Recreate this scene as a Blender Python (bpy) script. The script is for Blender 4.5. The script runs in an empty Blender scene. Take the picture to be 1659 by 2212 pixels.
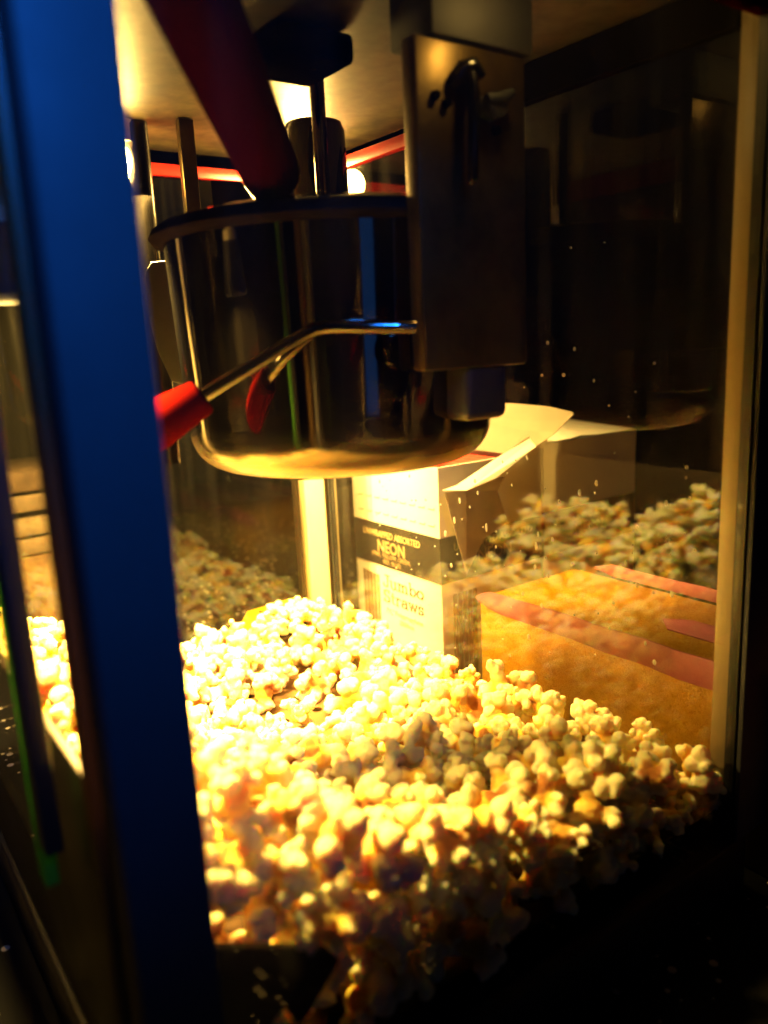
import bpy, bmesh, math, random
import numpy as np
from mathutils import Vector, Matrix, Euler

random.seed(7)
rng = np.random.default_rng(11)
scene = bpy.context.scene
COL = scene.collection

# ------------------------------------------------------------------ camera
CAM = Vector((0.688, -0.409, 0.29))
R_ = Vector((0.5896081, 0.80635634, -0.04638689))
U_ = Vector((-0.14373293, 0.16126583, 0.97638833))
F_ = Vector((-0.79479754, 0.56901915, -0.2109836))
cd = bpy.data.cameras.new("camera")
cam = bpy.data.objects.new("camera", cd)
COL.objects.link(cam)
m = Matrix.Identity(4)
for i in range(3):
    m[i][0], m[i][1], m[i][2], m[i][3] = R_[i], U_[i], -F_[i], CAM[i]
cam.matrix_world = m
cd.sensor_fit = 'HORIZONTAL'
cd.sensor_width = 36.0
cd.lens = 36.0 * 1725.0 / 1659.0
cd.clip_start = 0.01
cd.clip_end = 60.0
cd.dof.use_dof = True
cd.dof.focus_distance = 0.58
cd.dof.aperture_fstop = 6.2
scene.camera = cam

# ------------------------------------------------------------------ world, view
w = bpy.data.worlds.new("World")
scene.world = w
w.use_nodes = True
bg = w.node_tree.nodes["Background"]
bg.inputs[0].default_value = (0.35, 0.45, 0.9, 1)
bg.inputs[1].default_value = 0.0006
vs = scene.view_settings
vs.view_transform = 'Standard'
vs.look = 'None'
vs.exposure = 0.0
vs.gamma = 1.0
vs.use_curve_mapping = False
cy = scene.cycles
cy.use_denoising = True
cy.max_bounces = 10
cy.diffuse_bounces = 5
cy.glossy_bounces = 5
cy.transmission_bounces = 6
cy.transparent_max_bounces = 24
cy.sample_clamp_indirect = 6.0
cy.caustics_reflective = False
cy.caustics_refractive = False

# ------------------------------------------------------------------ unseen blue lights outside the machine
def area(name, loc, target, sx, sy, power, color):
    l = bpy.data.lights.new(name, 'AREA')
    l.shape = 'RECTANGLE'
    l.size, l.size_y = sx, sy
    l.energy = power
    l.color = color
    o = bpy.data.objects.new(name, l)
    COL.objects.link(o)
    o.location = loc
    d = Vector(target) - Vector(loc)
    o.rotation_euler = d.to_track_quat('-Z', 'Y').to_euler()
    return o

BLUE = (0.05, 0.24, 1.0)
area("blue_strip_light", (1.65, -0.40, 0.27), (0.33, -0.16, 0.27), 0.20, 0.58, 0.11, BLUE)  # unseen source, sized for the blue strip mirrored in the kettle
hl = area("blue_post_fill", (1.25, -0.47, 0.95), (0.46, -0.34, 0.47), 0.2, 0.2, 0.72, (0.012, 0.18, 1.0))  # added narrow blue fill, aimed at the upper near post only
hl.data.spread = math.radians(27)

# ------------------------------------------------------------------ materials
def mat(name):
    m = bpy.data.materials.new(name)
    m.use_nodes = True
    nt = m.node_tree
    b = nt.nodes["Principled BSDF"]
    return m, nt, b

def N(nt, t, **kw):
    n = nt.nodes.new(t)
    for k, v in kw.items():
        setattr(n, k, v)
    return n

def simple(name, col, rough=0.5, metal=0.0, spec=0.5, bump=0.0, bscale=60, var=0.0, vscale=25, col2=None):
    m, nt, b = mat(name)
    b.inputs["Base Color"].default_value = (*col, 1)
    b.inputs["Roughness"].default_value = rough
    b.inputs["Metallic"].default_value = metal
    b.inputs["Specular IOR Level"].default_value = spec
    tc = N(nt, 'ShaderNodeTexCoord')
    if var > 0:
        no = N(nt, 'ShaderNodeTexNoise')
        no.inputs['Scale'].default_value = vscale
        no.inputs['Detail'].default_value = 6
        no.inputs['Roughness'].default_value = 0.65
        nt.links.new(tc.outputs['Object'], no.inputs['Vector'])
        mr = N(nt, 'ShaderNodeMapRange')
        mr.inputs[1].default_value = 0.38
        mr.inputs[2].default_value = 0.68
        nt.links.new(no.outputs['Fac'], mr.inputs[0])
        mx = N(nt, 'ShaderNodeMix', data_type='RGBA')
        c2 = col2 if col2 else tuple(c * (1 - var) for c in col)
        mx.inputs[6].default_value = (*col, 1)
        mx.inputs[7].default_value = (*c2, 1)
        nt.links.new(mr.outputs[0], mx.inputs[0])
        nt.links.new(mx.outputs[2], b.inputs["Base Color"])
        rr = N(nt, 'ShaderNodeMapRange')
        rr.inputs[3].default_value = max(0.03, rough * 0.8)
        rr.inputs[4].default_value = min(1, rough * 1.35)
        nt.links.new(no.outputs['Fac'], rr.inputs[0])
        nt.links.new(rr.outputs[0], b.inputs["Roughness"])
    if bump > 0:
        nb = N(nt, 'ShaderNodeTexNoise')
        nb.inputs['Scale'].default_value = bscale
        nb.inputs['Detail'].default_value = 5
        nt.links.new(tc.outputs['Object'], nb.inputs['Vector'])
        bp = N(nt, 'ShaderNodeBump')
        bp.inputs['Strength'].default_value = bump
        bp.inputs['Distance'].default_value = 0.002
        nt.links.new(nb.outputs['Fac'], bp.inputs['Height'])
        nt.links.new(bp.outputs[0], b.inputs['Normal'])
    return m

M = {}
M['post'] = simple('satin_post_metal', (0.075, 0.075, 0.08), 0.5, 0.0, 0.15, 0.05, 300, 0.12, 30)
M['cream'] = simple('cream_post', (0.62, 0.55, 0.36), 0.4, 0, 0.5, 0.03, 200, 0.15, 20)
M['cream2'] = simple('shaded_cream_post', (0.27, 0.21, 0.11), 0.4, 0, 0.5, 0.03, 200, 0.2, 20)  # cream paint darkened for the dimmer light on the far right post
M['black'] = simple('black_rubber', (0.012, 0.012, 0.012), 0.5, 0, 0.4, 0.1, 300)
M['red'] = simple('red_paint', (0.42, 0.012, 0.008), 0.32, 0, 0.5, 0.03, 120, 0.3, 30)
M['redgrip'] = simple('red_grip_plastic', (0.013, 0.0004, 0.0003), 0.6, 0, 0.0, 0.05, 150)
M['redgrip2'] = simple('bright_red_grip_plastic', (0.065, 0.002, 0.001), 0.5, 0, 0.0, 0.05, 150)
M['steel'] = simple('polished_steel', (0.20, 0.175, 0.145), 0.07, 1.0, 0.5, 0.008, 60, 0.25, 18)
def bowl_mat():
    m, nt, b = mat('glow_tinted_bowl_steel')
    b.inputs['Metallic'].default_value = 1.0
    tc = N(nt, 'ShaderNodeTexCoord')
    sp_ = N(nt, 'ShaderNodeSeparateXYZ')
    nt.links.new(tc.outputs['Object'], sp_.inputs[0])
    no = N(nt, 'ShaderNodeTexNoise')
    no.inputs['Scale'].default_value = 45
    no.inputs['Detail'].default_value = 7
    mp = N(nt, 'ShaderNodeMapping')
    mp.inputs['Scale'].default_value = (1, 1, 0.25)
    nt.links.new(tc.outputs['Object'], mp.inputs[0])
    nt.links.new(mp.outputs[0], no.inputs['Vector'])
    mr = N(nt, 'ShaderNodeMapRange')
    mr.inputs[1].default_value = 0.214
    mr.inputs[2].default_value = 0.246
    nt.links.new(sp_.outputs[2], mr.inputs[0])
    mx = N(nt, 'ShaderNodeMix', data_type='RGBA')
    mx.inputs[6].default_value = (0.15, 0.095, 0.04, 1)  # burnt base, also tinted for gold light bounced up from the popcorn
    mx.inputs[7].default_value = (0.19, 0.165, 0.135, 1)
    nt.links.new(mr.outputs[0], mx.inputs[0])
    nt.links.new(mx.outputs[2], b.inputs['Base Color'])
    r1 = N(nt, 'ShaderNodeMapRange')
    r1.inputs[3].default_value = 0.38
    r1.inputs[4].default_value = 0.06
    nt.links.new(mr.outputs[0], r1.inputs[0])
    r2 = N(nt, 'ShaderNodeMapRange')
    r2.inputs[1].default_value = 0.45
    r2.inputs[2].default_value = 0.75
    r2.inputs[4].default_value = 0.04
    nt.links.new(no.outputs['Fac'], r2.inputs[0])
    ad = N(nt, 'ShaderNodeMath', operation='ADD')
    nt.links.new(r1.outputs[0], ad.inputs[0])
    nt.links.new(r2.outputs[0], ad.inputs[1])
    nt.links.new(ad.outputs[0], b.inputs['Roughness'])
    bp = N(nt, 'ShaderNodeBump')
    bp.inputs['Strength'].default_value = 0.05
    bp.inputs['Distance'].default_value = 0.001
    nt.links.new(no.outputs['Fac'], bp.inputs['Height'])
    nt.links.new(bp.outputs[0], b.inputs['Normal'])
    return m
M['bowl'] = bowl_mat()
M['plate'] = simple('scratched_side_plate', (0.075, 0.07, 0.06), 0.38, 0.6, 0.5, 0.03, 90, 0.2, 30)
M['brushed'] = simple('brushed_steel', (0.13, 0.09, 0.045), 0.30, 1.0, 0.5, 0.02, 90, 0.25, 18)
M['darksteel'] = simple('dark_steel', (0.03, 0.026, 0.022), 0.22, 1.0, 0.5, 0.03, 120, 0.4, 22)
M['hanger'] = simple('greasy_brass_steel', (0.085, 0.053, 0.013), 0.33, 0.8, 0.5, 0.05, 120, 0.6, 28)
M['hook'] = simple('blackened_hook_steel', (0.06, 0.06, 0.06), 0.2, 1.0)
M['rim'] = simple('burnt_black_rim', (0.008, 0.006, 0.005), 0.4, 0, 0.0, 0.2, 220, 0.4, 60)
M['pitch'] = simple('matt_black', (0.004, 0.003, 0.003), 0.7, 0, 0.0)
M['greysteel'] = simple('grey_painted_steel', (0.02, 0.018, 0.018), 0.7, 0.3, 0.5, 0.03, 120, 0.3, 22)
M['darkbase'] = simple('dark_base_metal', (0.02, 0.015, 0.014), 0.45, 0.0, 0.4, 0.03, 90, 0.3, 20)
M['lip'] = simple('brushed_lip_metal', (0.035, 0.025, 0.015), 0.4, 0.6, 0.5, 0.03, 90, 0.3, 20)
M['ceiling'] = simple('stained_ceiling', (0.055, 0.040, 0.018), 0.42, 0.2, 0.4, 0.06, 60, 0.75, 55, (0.010, 0.006, 0.003))
M['card'] = simple('white_board', (0.80, 0.77, 0.68), 0.7, 0, 0.25, 0.04, 160, 0.06, 14)
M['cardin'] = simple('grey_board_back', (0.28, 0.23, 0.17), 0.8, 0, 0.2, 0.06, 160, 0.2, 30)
M['flap'] = simple('shaded_flap_board', (0.27, 0.24, 0.18), 0.75, 0, 0.2, 0.04, 160, 0.12, 20)  # board colour darkened for the kettle's shadow on the lid flap
M['ink'] = simple('black_ink_band', (0.022, 0.019, 0.017), 0.5, 0, 0.35, 0.02, 160, 0.2, 20)
M['inkbrown'] = simple('brown_ink', (0.10, 0.05, 0.022), 0.6, 0, 0.3)
M['inkpale'] = simple('pale_ink', (0.60, 0.47, 0.24), 0.6, 0, 0.3)
M['inktan'] = simple('tan_ink', (0.24, 0.16, 0.085), 0.6, 0, 0.3)
M['inktan2'] = simple('tan_ink_on_band', (0.38, 0.27, 0.14), 0.6, 0, 0.3)
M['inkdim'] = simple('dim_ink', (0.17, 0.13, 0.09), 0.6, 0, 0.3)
M['strawred'] = simple('red_straw', (0.80, 0.03, 0.02), 0.35, 0, 0.5)
M['strawpink'] = simple('pink_straw', (0.85, 0.08, 0.25), 0.35, 0, 0.5)
M['strawblue'] = simple('blue_straw', (0.03, 0.10, 0.55), 0.35, 0, 0.5)
M['pinkrim'] = simple('pink_band', (0.34, 0.085, 0.11), 0.5, 0, 0.5, 0.12, 140, 0.35, 40)
M['yellow'] = simple('yellow_sticker', (0.80, 0.52, 0.02), 0.45, 0, 0.5, 0.02, 90, 0.1, 40)
M['paper'] = simple('pale_paper', (0.66, 0.58, 0.38), 0.7, 0, 0.3, 0.05, 140, 0.15, 40)
M['kraft'] = simple('kraft_paper', (0.05, 0.03, 0.014), 0.8, 0, 0.2, 0.1, 140, 0.45, 60)
M['kraft2'] = simple('pale_kraft', (0.085, 0.058, 0.03), 0.8, 0, 0.2, 0.1, 140, 0.35, 60)
M['brownwall'] = simple('brown_board', (0.07, 0.037, 0.012), 0.8, 0, 0.2, 0.1, 60, 0.5, 40)

def gold_glitter():
    m, nt, b = mat('gold_glitter')
    tc = N(nt, 'ShaderNodeTexCoord')
    v = N(nt, 'ShaderNodeTexVoronoi')
    v.inputs['Scale'].default_value = 1500
    nt.links.new(tc.outputs['Object'], v.inputs['Vector'])
    no = N(nt, 'ShaderNodeTexNoise')
    no.inputs['Scale'].default_value = 26
    no.inputs['Detail'].default_value = 4
    nt.links.new(tc.outputs['Object'], no.inputs['Vector'])
    mx = N(nt, 'ShaderNodeMix', data_type='RGBA')
    mx.inputs[6].default_value = (0.34, 0.165, 0.002, 1)
    mx.inputs[7].default_value = (0.27, 0.12, 0.0015, 1)
    nt.links.new(no.outputs['Fac'], mx.inputs[0])
    nt.links.new(mx.outputs[2], b.inputs['Base Color'])
    # every flake has its own tilt and its own metal share
    sep = N(nt, 'ShaderNodeSeparateColor')
    nt.links.new(v.outputs['Color'], sep.inputs[0])
    mr = N(nt, 'ShaderNodeMapRange')
    mr.inputs[1].default_value = 0.80
    mr.inputs[2].default_value = 0.84
    nt.links.new(sep.outputs[0], mr.inputs[0])
    nt.links.new(mr.outputs[0], b.inputs['Metallic'])
    b.inputs['Roughness'].default_value = 0.3
    geo = N(nt, 'ShaderNodeNewGeometry')
    sub = N(nt, 'ShaderNodeVectorMath', operation='SUBTRACT')
    sub.inputs[1].default_value = (0.5, 0.5, 0.5)
    nt.links.new(v.outputs['Color'], sub.inputs[0])
    sc = N(nt, 'ShaderNodeVectorMath', operation='SCALE')
    sc.inputs['Scale'].default_value = 0.30
    nt.links.new(sub.outputs[0], sc.inputs[0])
    ad = N(nt, 'ShaderNodeVectorMath', operation='ADD')
    nt.links.new(geo.outputs['Normal'], ad.inputs[0])
    nt.links.new(sc.outputs[0], ad.inputs[1])
    nm = N(nt, 'ShaderNodeVectorMath', operation='NORMALIZE')
    nt.links.new(ad.outputs[0], nm.inputs[0])
    nt.links.new(nm.outputs[0], b.inputs['Normal'])
    return m
M['glitter'] = gold_glitter()

def glass(name, film=0.02, streak=0.10, tint=(1, 1, 1), fres=0.030, axis_scale=(60, 60, 3), zlo=None):
    """Thin pane: Schlick mirror over clear glass, with a greasy film that scatters a little light."""
    m = bpy.data.materials.new(name)
    m.use_nodes = True
    nt = m.node_tree
    nt.nodes.clear()
    out = N(nt, 'ShaderNodeOutputMaterial')
    lw = N(nt, 'ShaderNodeLayerWeight')
    lw.inputs['Blend'].default_value = 0.5
    p = N(nt, 'ShaderNodeMath', operation='POWER')
    p.inputs[1].default_value = 5.0
    nt.links.new(lw.outputs['Facing'], p.inputs[0])
    mr = N(nt, 'ShaderNodeMapRange')
    mr.inputs[3].default_value = fres
    mr.inputs[4].default_value = 0.95
    nt.links.new(p.outputs[0], mr.inputs[0])
    tr = N(nt, 'ShaderNodeBsdfTransparent')
    tr.inputs[0].default_value = (*tint, 1)
    gl = N(nt, 'ShaderNodeBsdfGlossy')
    gl.inputs['Roughness'].default_value = 0.012
    gl.inputs['Color'].default_value = (1, 1, 1, 1)
    mx = N(nt, 'ShaderNodeMixShader')
    nt.links.new(mr.outputs[0], mx.inputs[0])
    nt.links.new(tr.outputs[0], mx.inputs[1])
    nt.links.new(gl.outputs[0], mx.inputs[2])
    # film of grease and dried runs
    tc = N(nt, 'ShaderNodeTexCoord')
    mp = N(nt, 'ShaderNodeMapping')
    mp.inputs['Scale'].default_value = axis_scale
    nt.links.new(tc.outputs['Object'], mp.inputs['Vector'])
    n1 = N(nt, 'ShaderNodeTexNoise')
    n1.inputs['Scale'].default_value = 1.0
    n1.inputs['Detail'].default_value = 5
    nt.links.new(mp.outputs[0], n1.inputs['Vector'])
    n2 = N(nt, 'ShaderNodeTexNoise')
    n2.inputs['Scale'].default_value = 9.0
    n2.inputs['Detail'].default_value = 3
    nt.links.new(tc.outputs['Object'], n2.inputs['Vector'])
    r1 = N(nt, 'ShaderNodeMapRange')
    r1.inputs[1].default_value = 0.45
    r1.inputs[2].default_value = 0.80
    r1.inputs[3].default_value = 0.0
    r1.inputs[4].default_value = streak
    nt.links.new(n1.outputs['Fac'], r1.inputs[0])
    mu = N(nt, 'ShaderNodeMath', operation='MULTIPLY')
    nt.links.new(r1.outputs[0], mu.inputs[0])
    nt.links.new(n2.outputs['Fac'], mu.inputs[1])
    ad = N(nt, 'ShaderNodeMath', operation='ADD')
    ad.inputs[1].default_value = film
    nt.links.new(mu.outputs[0], ad.inputs[0])
    tl = N(nt, 'ShaderNodeBsdfTranslucent')
    tl.inputs[0].default_value = (0.9, 0.85, 0.75, 1)
    df = N(nt, 'ShaderNodeBsdfDiffuse')
    df.inputs[0].default_value = (0.9, 0.85, 0.75, 1)
    m2 = N(nt, 'ShaderNodeMixShader')
    m2.inputs[0].default_value = 0.5
    nt.links.new(tl.outputs[0], m2.inputs[1])
    nt.links.new(df.outputs[0], m2.inputs[2])
    m3 = N(nt, 'ShaderNodeMixShader')
    nt.links.new(ad.outputs[0], m3.inputs[0])
    nt.links.new(mx.outputs[0], m3.inputs[1])
    nt.links.new(m2.outputs[0], m3.inputs[2])
    nt.links.new(m3.outputs[0], out.inputs[0])
    return m
M['glass'] = glass('greasy_pane_glass', 0.0015, 0.06)
M['glassleft'] = glass('left_pane_glass', 0.0015, 0.012)
M['glassnear'] = glass('near_pane_glass', 0.002, 0.01)
M['glassdoor'] = glass('door_glass', 0.001, 0.006, (0.75, 0.72, 0.6))
M['drop'] = glass('water_drop', 0.35, 0.05, (0.9, 0.9, 0.9), 0.12)

def translucent(name, col, mixv=0.5, rough=0.4):
    m, nt, b = mat(name)
    out = nt.nodes['Material Output']
    b.inputs['Base Color'].default_value = (*col, 1)
    b.inputs['Roughness'].default_value = rough
    tl = N(nt, 'ShaderNodeBsdfTranslucent')
    tl.inputs[0].default_value = (*col, 1)
    mx = N(nt, 'ShaderNodeMixShader')
    mx.inputs[0].default_value = mixv
    nt.links.new(b.outputs[0], mx.inputs[1])
    nt.links.new(tl.outputs[0], mx.inputs[2])
    nt.links.new(mx.outputs[0], out.inputs[0])
    return m
M['seal'] = translucent('amber_door_seal', (0.10, 0.06, 0.02), 0.5)
M['greenedge'] = translucent('green_glass_edge', (0.10, 0.30, 0.05), 0.6, 0.15)

def tray_mat():
    m, nt, b = mat('greasy_perforated_tray')
    tc = N(nt, 'ShaderNodeTexCoord')
    no = N(nt, 'ShaderNodeTexNoise')
    no.inputs['Scale'].default_value = 40
    no.inputs['Detail'].default_value = 7
    nt.links.new(tc.outputs['Object'], no.inputs['Vector'])
    mx = N(nt, 'ShaderNodeMix', data_type='RGBA')
    mx.inputs[6].default_value = (0.16, 0.09, 0.035, 1)
    mx.inputs[7].default_value = (0.07, 0.038, 0.014, 1)
    nt.links.new(no.outputs['Fac'], mx.inputs[0])
    nt.links.new(mx.outputs[2], b.inputs['Base Color'])
    b.inputs['Metallic'].default_value = 0.5
    b.inputs['Roughness'].default_value = 0.42
    return m
M['tray'] = tray_mat()

def counter_mat():
    m, nt, b = mat('speckled_counter')
    tc = N(nt, 'ShaderNodeTexCoord')
    v = N(nt, 'ShaderNodeTexVoronoi')
    v.inputs['Scale'].default_value = 95
    nt.links.new(tc.outputs['Object'], v.inputs['Vector'])
    sep = N(nt, 'ShaderNodeSeparateColor')
    nt.links.new(v.outputs['Color'], sep.inputs[0])
    thr = N(nt, 'ShaderNodeMath', operation='MULTIPLY')
    thr.inputs[1].default_value = 0.28
    nt.links.new(sep.outputs[0], thr.inputs[0])
    lt = N(nt, 'ShaderNodeMath', operation='LESS_THAN')
    nt.links.new(v.outputs['Distance'], lt.inputs[0])
    nt.links.new(thr.outputs[0], lt.inputs[1])
    mx = N(nt, 'ShaderNodeMix', data_type='RGBA')
    mx.inputs[6].default_value = (0.006, 0.006, 0.007, 1)
    mx.inputs[7].default_value = (0.4, 0.35, 0.27, 1)
    nt.links.new(lt.outputs[0], mx.inputs[0])
    nt.links.new(mx.outputs[2], b.inputs['Base Color'])
    b.inputs['Roughness'].default_value = 0.5
    b.inputs['Specular IOR Level'].default_value = 0.05
    return m
M['counter'] = counter_mat()

def popcorn_mat():
    m, nt, b = mat('popcorn')
    at = N(nt, 'ShaderNodeAttribute')
    at.attribute_name = 'Col'
    no = N(nt, 'ShaderNodeTexNoise')
    tc = N(nt, 'ShaderNodeTexCoord')
    nt.links.new(tc.outputs['Object'], no.inputs['Vector'])
    no.inputs['Scale'].default_value = 260
    no.inputs['Detail'].default_value = 6
    bp = N(nt, 'ShaderNodeBump')
    bp.inputs['Strength'].default_value = 0.6
    bp.inputs['Distance'].default_value = 0.0012
    nt.links.new(no.outputs['Fac'], bp.inputs['Height'])
    nt.links.new(bp.outputs[0], b.inputs['Normal'])
    nt.links.new(at.outputs['Color'], b.inputs['Base Color'])
    b.inputs['Roughness'].default_value = 0.55
    b.inputs['Specular IOR Level'].default_value = 0.3
    b.inputs['Subsurface Weight'].default_value = 0.7
    b.inputs['Subsurface Radius'].default_value = (1.0, 0.55, 0.12)
    b.inputs['Subsurface Scale'].default_value = 0.0075
    return m
M['popcorn'] = popcorn_mat()

def emit(name, col, s):
    m = bpy.data.materials.new(name)
    m.use_nodes = True
    nt = m.node_tree
    nt.nodes.clear()
    o = N(nt, 'ShaderNodeOutputMaterial')
    e = N(nt, 'ShaderNodeEmission')
    e.inputs[0].default_value = (*col, 1)
    e.inputs[1].default_value = s
    nt.links.new(e.outputs[0], o.inputs[0])
    return m
BULB_COL = (1.0, 0.63, 0.15)
M['bulb'] = emit('lit_bulb', BULB_COL, 420.0)
M['bulb4'] = emit('lit_hanger_fill_bulb', BULB_COL, 105.0)
M['bulb3'] = emit('lit_fill_bulb', BULB_COL, 25.0)
M['bulb2'] = emit('lit_bulb_dimmer', BULB_COL, 420.0)

# ------------------------------------------------------------------ mesh helpers
def link(name, me, material, parent=None):
    o = bpy.data.objects.new(name, me)
    COL.objects.link(o)
    if material is not None:
        me.materials.append(material)
    if parent is not None:
        o.parent = parent
        o.matrix_parent_inverse = Matrix.Translation(-parent.location)
    return o

def from_bm(name, bm, material, parent=None, smooth=False, angle=None):
    me = bpy.data.meshes.new(name)
    bmesh.ops.recalc_face_normals(bm, faces=bm.faces)
    bm.to_mesh(me)
    bm.free()
    if smooth:
        for p in me.polygons:
            p.use_smooth = True
        if angle:
            me.set_sharp_from_angle(angle=math.radians(angle))
    return link(name, me, material, parent)

def add_box(bm, lo, hi, bevel=0.0, seg=2):
    lo, hi = Vector(lo), Vector(hi)
    r = bmesh.ops.create_cube(bm, size=1.0)
    vs_ = r['verts']
    for v in vs_:
        v.co = Vector(((lo[i] + hi[i]) / 2 + v.co[i] * (hi[i] - lo[i])) for i in range(3))
    if bevel > 0:
        es = list({e for v in vs_ for e in v.link_edges})
        bmesh.ops.bevel(bm, geom=es, offset=bevel, segments=seg, affect='EDGES', profile=0.5)

def box(name, lo, hi, material, parent=None, bevel=0.0):
    bm = bmesh.new()
    add_box(bm, lo, hi, bevel)
    return from_bm(name, bm, material, parent, bevel > 0, 40)

def add_tube(bm, pts, radii, seg=20, caps=True):
    pts = [Vector(p) for p in pts]
    if not isinstance(radii, (list, tuple)):
        radii = [radii] * len(pts)
    rings = []
    prev = None
    for i, p in enumerate(pts):
        if i == 0:
            t = pts[1] - pts[0]
        elif i == len(pts) - 1:
            t = pts[-1] - pts[-2]
        else:
            t = (pts[i + 1] - p).normalized() + (p - pts[i - 1]).normalized()
        t.normalize()
        if prev is None:
            a = Vector((0, 0, 1)) if abs(t.z) < 0.9 else Vector((1, 0, 0))
            n = t.cross(a).normalized()
        else:
            n = (prev - t * prev.dot(t)).normalized()
        prev = n
        b = t.cross(n)
        rings.append([bm.verts.new(p + (n * math.cos(2 * math.pi * k / seg) + b * math.sin(2 * math.pi * k / seg)) * radii[i]) for k in range(seg)])
    for a, b in zip(rings, rings[1:]):
        for k in range(seg):
            bm.faces.new((a[k], a[(k + 1) % seg], b[(k + 1) % seg], b[k]))
    if caps:
        bm.faces.new(rings[0][::-1])
        bm.faces.new(rings[-1])

def tube(name, pts, radii, material, parent=None, seg=20):
    bm = bmesh.new()
    add_tube(bm, pts, radii, seg)
    return from_bm(name, bm, material, parent, True, 50)

def lathe(name, prof, center, material, parent=None, seg=96, angle=45):
    bm = bmesh.new()
    rings = []
    for r, z in prof:
        if r < 1e-6:
            rings.append([bm.verts.new((center[0], center[1], z))])
        else:
            rings.append([bm.verts.new((center[0] + r * math.cos(2 * math.pi * k / seg), center[1] + r * math.sin(2 * math.pi * k / seg), z)) for k in range(seg)])
    for a, b in zip(rings, rings[1:]):
        for k in range(seg):
            k2 = (k + 1) % seg
            if len(a) == 1 and len(b) == 1:
                continue
            if len(a) == 1:
                bm.faces.new((a[0], b[k2], b[k]))
            elif len(b) == 1:
                bm.faces.new((a[k], a[k2], b[0]))
            else:
                bm.faces.new((a[k], a[k2], b[k2], b[k]))
    return from_bm(name, bm, material, parent, True, angle)

def slab(name, pts, thick, material, parent=None, bevel=0.0):
    """A flat polygon given by its corners, with real thickness along its normal."""
    bm = bmesh.new()
    vs_ = [bm.verts.new(p) for p in pts]
    f = bm.faces.new(vs_)
    f.normal_update()
    n = f.normal.copy()
    r = bmesh.ops.extrude_face_region(bm, geom=[f])
    for e in r['geom']:
        if isinstance(e, bmesh.types.BMVert):
            e.co += n * thick
    if bevel > 0:
        bmesh.ops.bevel(bm, geom=list(bm.edges), offset=bevel, segments=2, affect='EDGES', profile=0.5)
    return from_bm(name, bm, material, parent, bevel > 0, 40)

def empty(name, loc):
    o = bpy.data.objects.new(name, None)
    COL.objects.link(o)
    o.location = loc
    o.empty_display_size = 0.02
    return o

def tag(o, label, cat, group=None):
    o['label'] = label
    o['category'] = cat
    if group:
        o['group'] = group
    return o

def text(name, body, origin, right, up, size, material, parent, ext=0.0001, squeeze=1.0, bold=0.0, align='LEFT'):
    cu = bpy.data.curves.new(name, 'FONT')
    cu.body = body
    cu.size = size
    cu.extrude = ext
    cu.offset = bold
    cu.align_x = align
    cu.resolution_u = 3
    tmp = bpy.data.objects.new(name, cu)
    me = bpy.data.meshes.new_from_object(tmp)
    bpy.data.objects.remove(tmp)
    bpy.data.curves.remove(cu)
    me.materials.clear()
    me.materials.append(material)
    o = bpy.data.objects.new(name, me)
    COL.objects.link(o)
    right, up = Vector(right).normalized(), Vector(up).normalized()
    n = right.cross(up)
    mm = Matrix.Identity(4)
    for i in range(3):
        mm[i][0], mm[i][1], mm[i][2], mm[i][3] = right[i] * squeeze, up[i], n[i], origin[i]
    o.parent = parent
    o.matrix_parent_inverse = Matrix.Translation(-parent.location)
    o.matrix_basis = mm
    return o

def structure(o):
    o['kind'] = 'structure'
    return o

# ------------------------------------------------------------------ the setting: the counter
structure(box('counter', (-0.9, -1.0, -0.085), (0.95, 0.75, -0.05), M['counter']))

# ------------------------------------------------------------------ popcorn machine
W, D, HC = 0.45, -0.345, 0.457          # far pane X 0..W at Y=0, front doors at Y=D, ceiling height
mach = tag(empty('popcorn_machine', (0.22, -0.17, -0.05)), 'glass sided popcorn machine with metal corner posts lit warm from inside', 'popcorn machine')
box('base', (-0.012, D - 0.006, -0.05), (W + 0.012, 0.012, -0.012), M['darkbase'], mach, 0.003)

# perforated tray
def make_tray():
    bm = bmesh.new()
    nx, ny, st = 15, 11, 0.030
    xs = np.linspace(0.004, W - 0.006, nx + 1)
    ys = np.linspace(D + 0.006, -0.004, ny + 1)
    seg = 12
    for i in range(nx):
        for j in range(ny):
            cx, cyy = (xs[i] + xs[i + 1]) / 2, (ys[j] + ys[j + 1]) / 2
            hx, hy = (xs[i + 1] - xs[i]) / 2, (ys[j + 1] - ys[j]) / 2
            hole, rim, low = [], [], []
            for k in range(seg):
                a = 2 * math.pi * (k + .5) / seg
                c, s = math.cos(a), math.sin(a)
                t = 1 / max(abs(c), abs(s))
                rim.append(bm.verts.new((cx + c * t * hx, cyy + s * t * hy, 0)))
                hole.append(bm.verts.new((cx + c * .0042, cyy + s * .0042, 0)))
                low.append(bm.verts.new((cx + c * .0042, cyy + s * .0042, -.003)))
            for k in range(seg):
                k2 = (k + 1) % seg
                bm.faces.new((rim[k], rim[k2], hole[k2], hole[k]))
                bm.faces.new((hole[k], hole[k2], low[k2], low[k]))
    bmesh.ops.remove_doubles(bm, verts=bm.verts, dist=1e-5)
    return from_bm('tray', bm, M['tray'], mach)
make_tray()

def post(lo, hi, material, bev=0.003):
    return box('corner_post', lo, hi, material, mach, bev)
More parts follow.
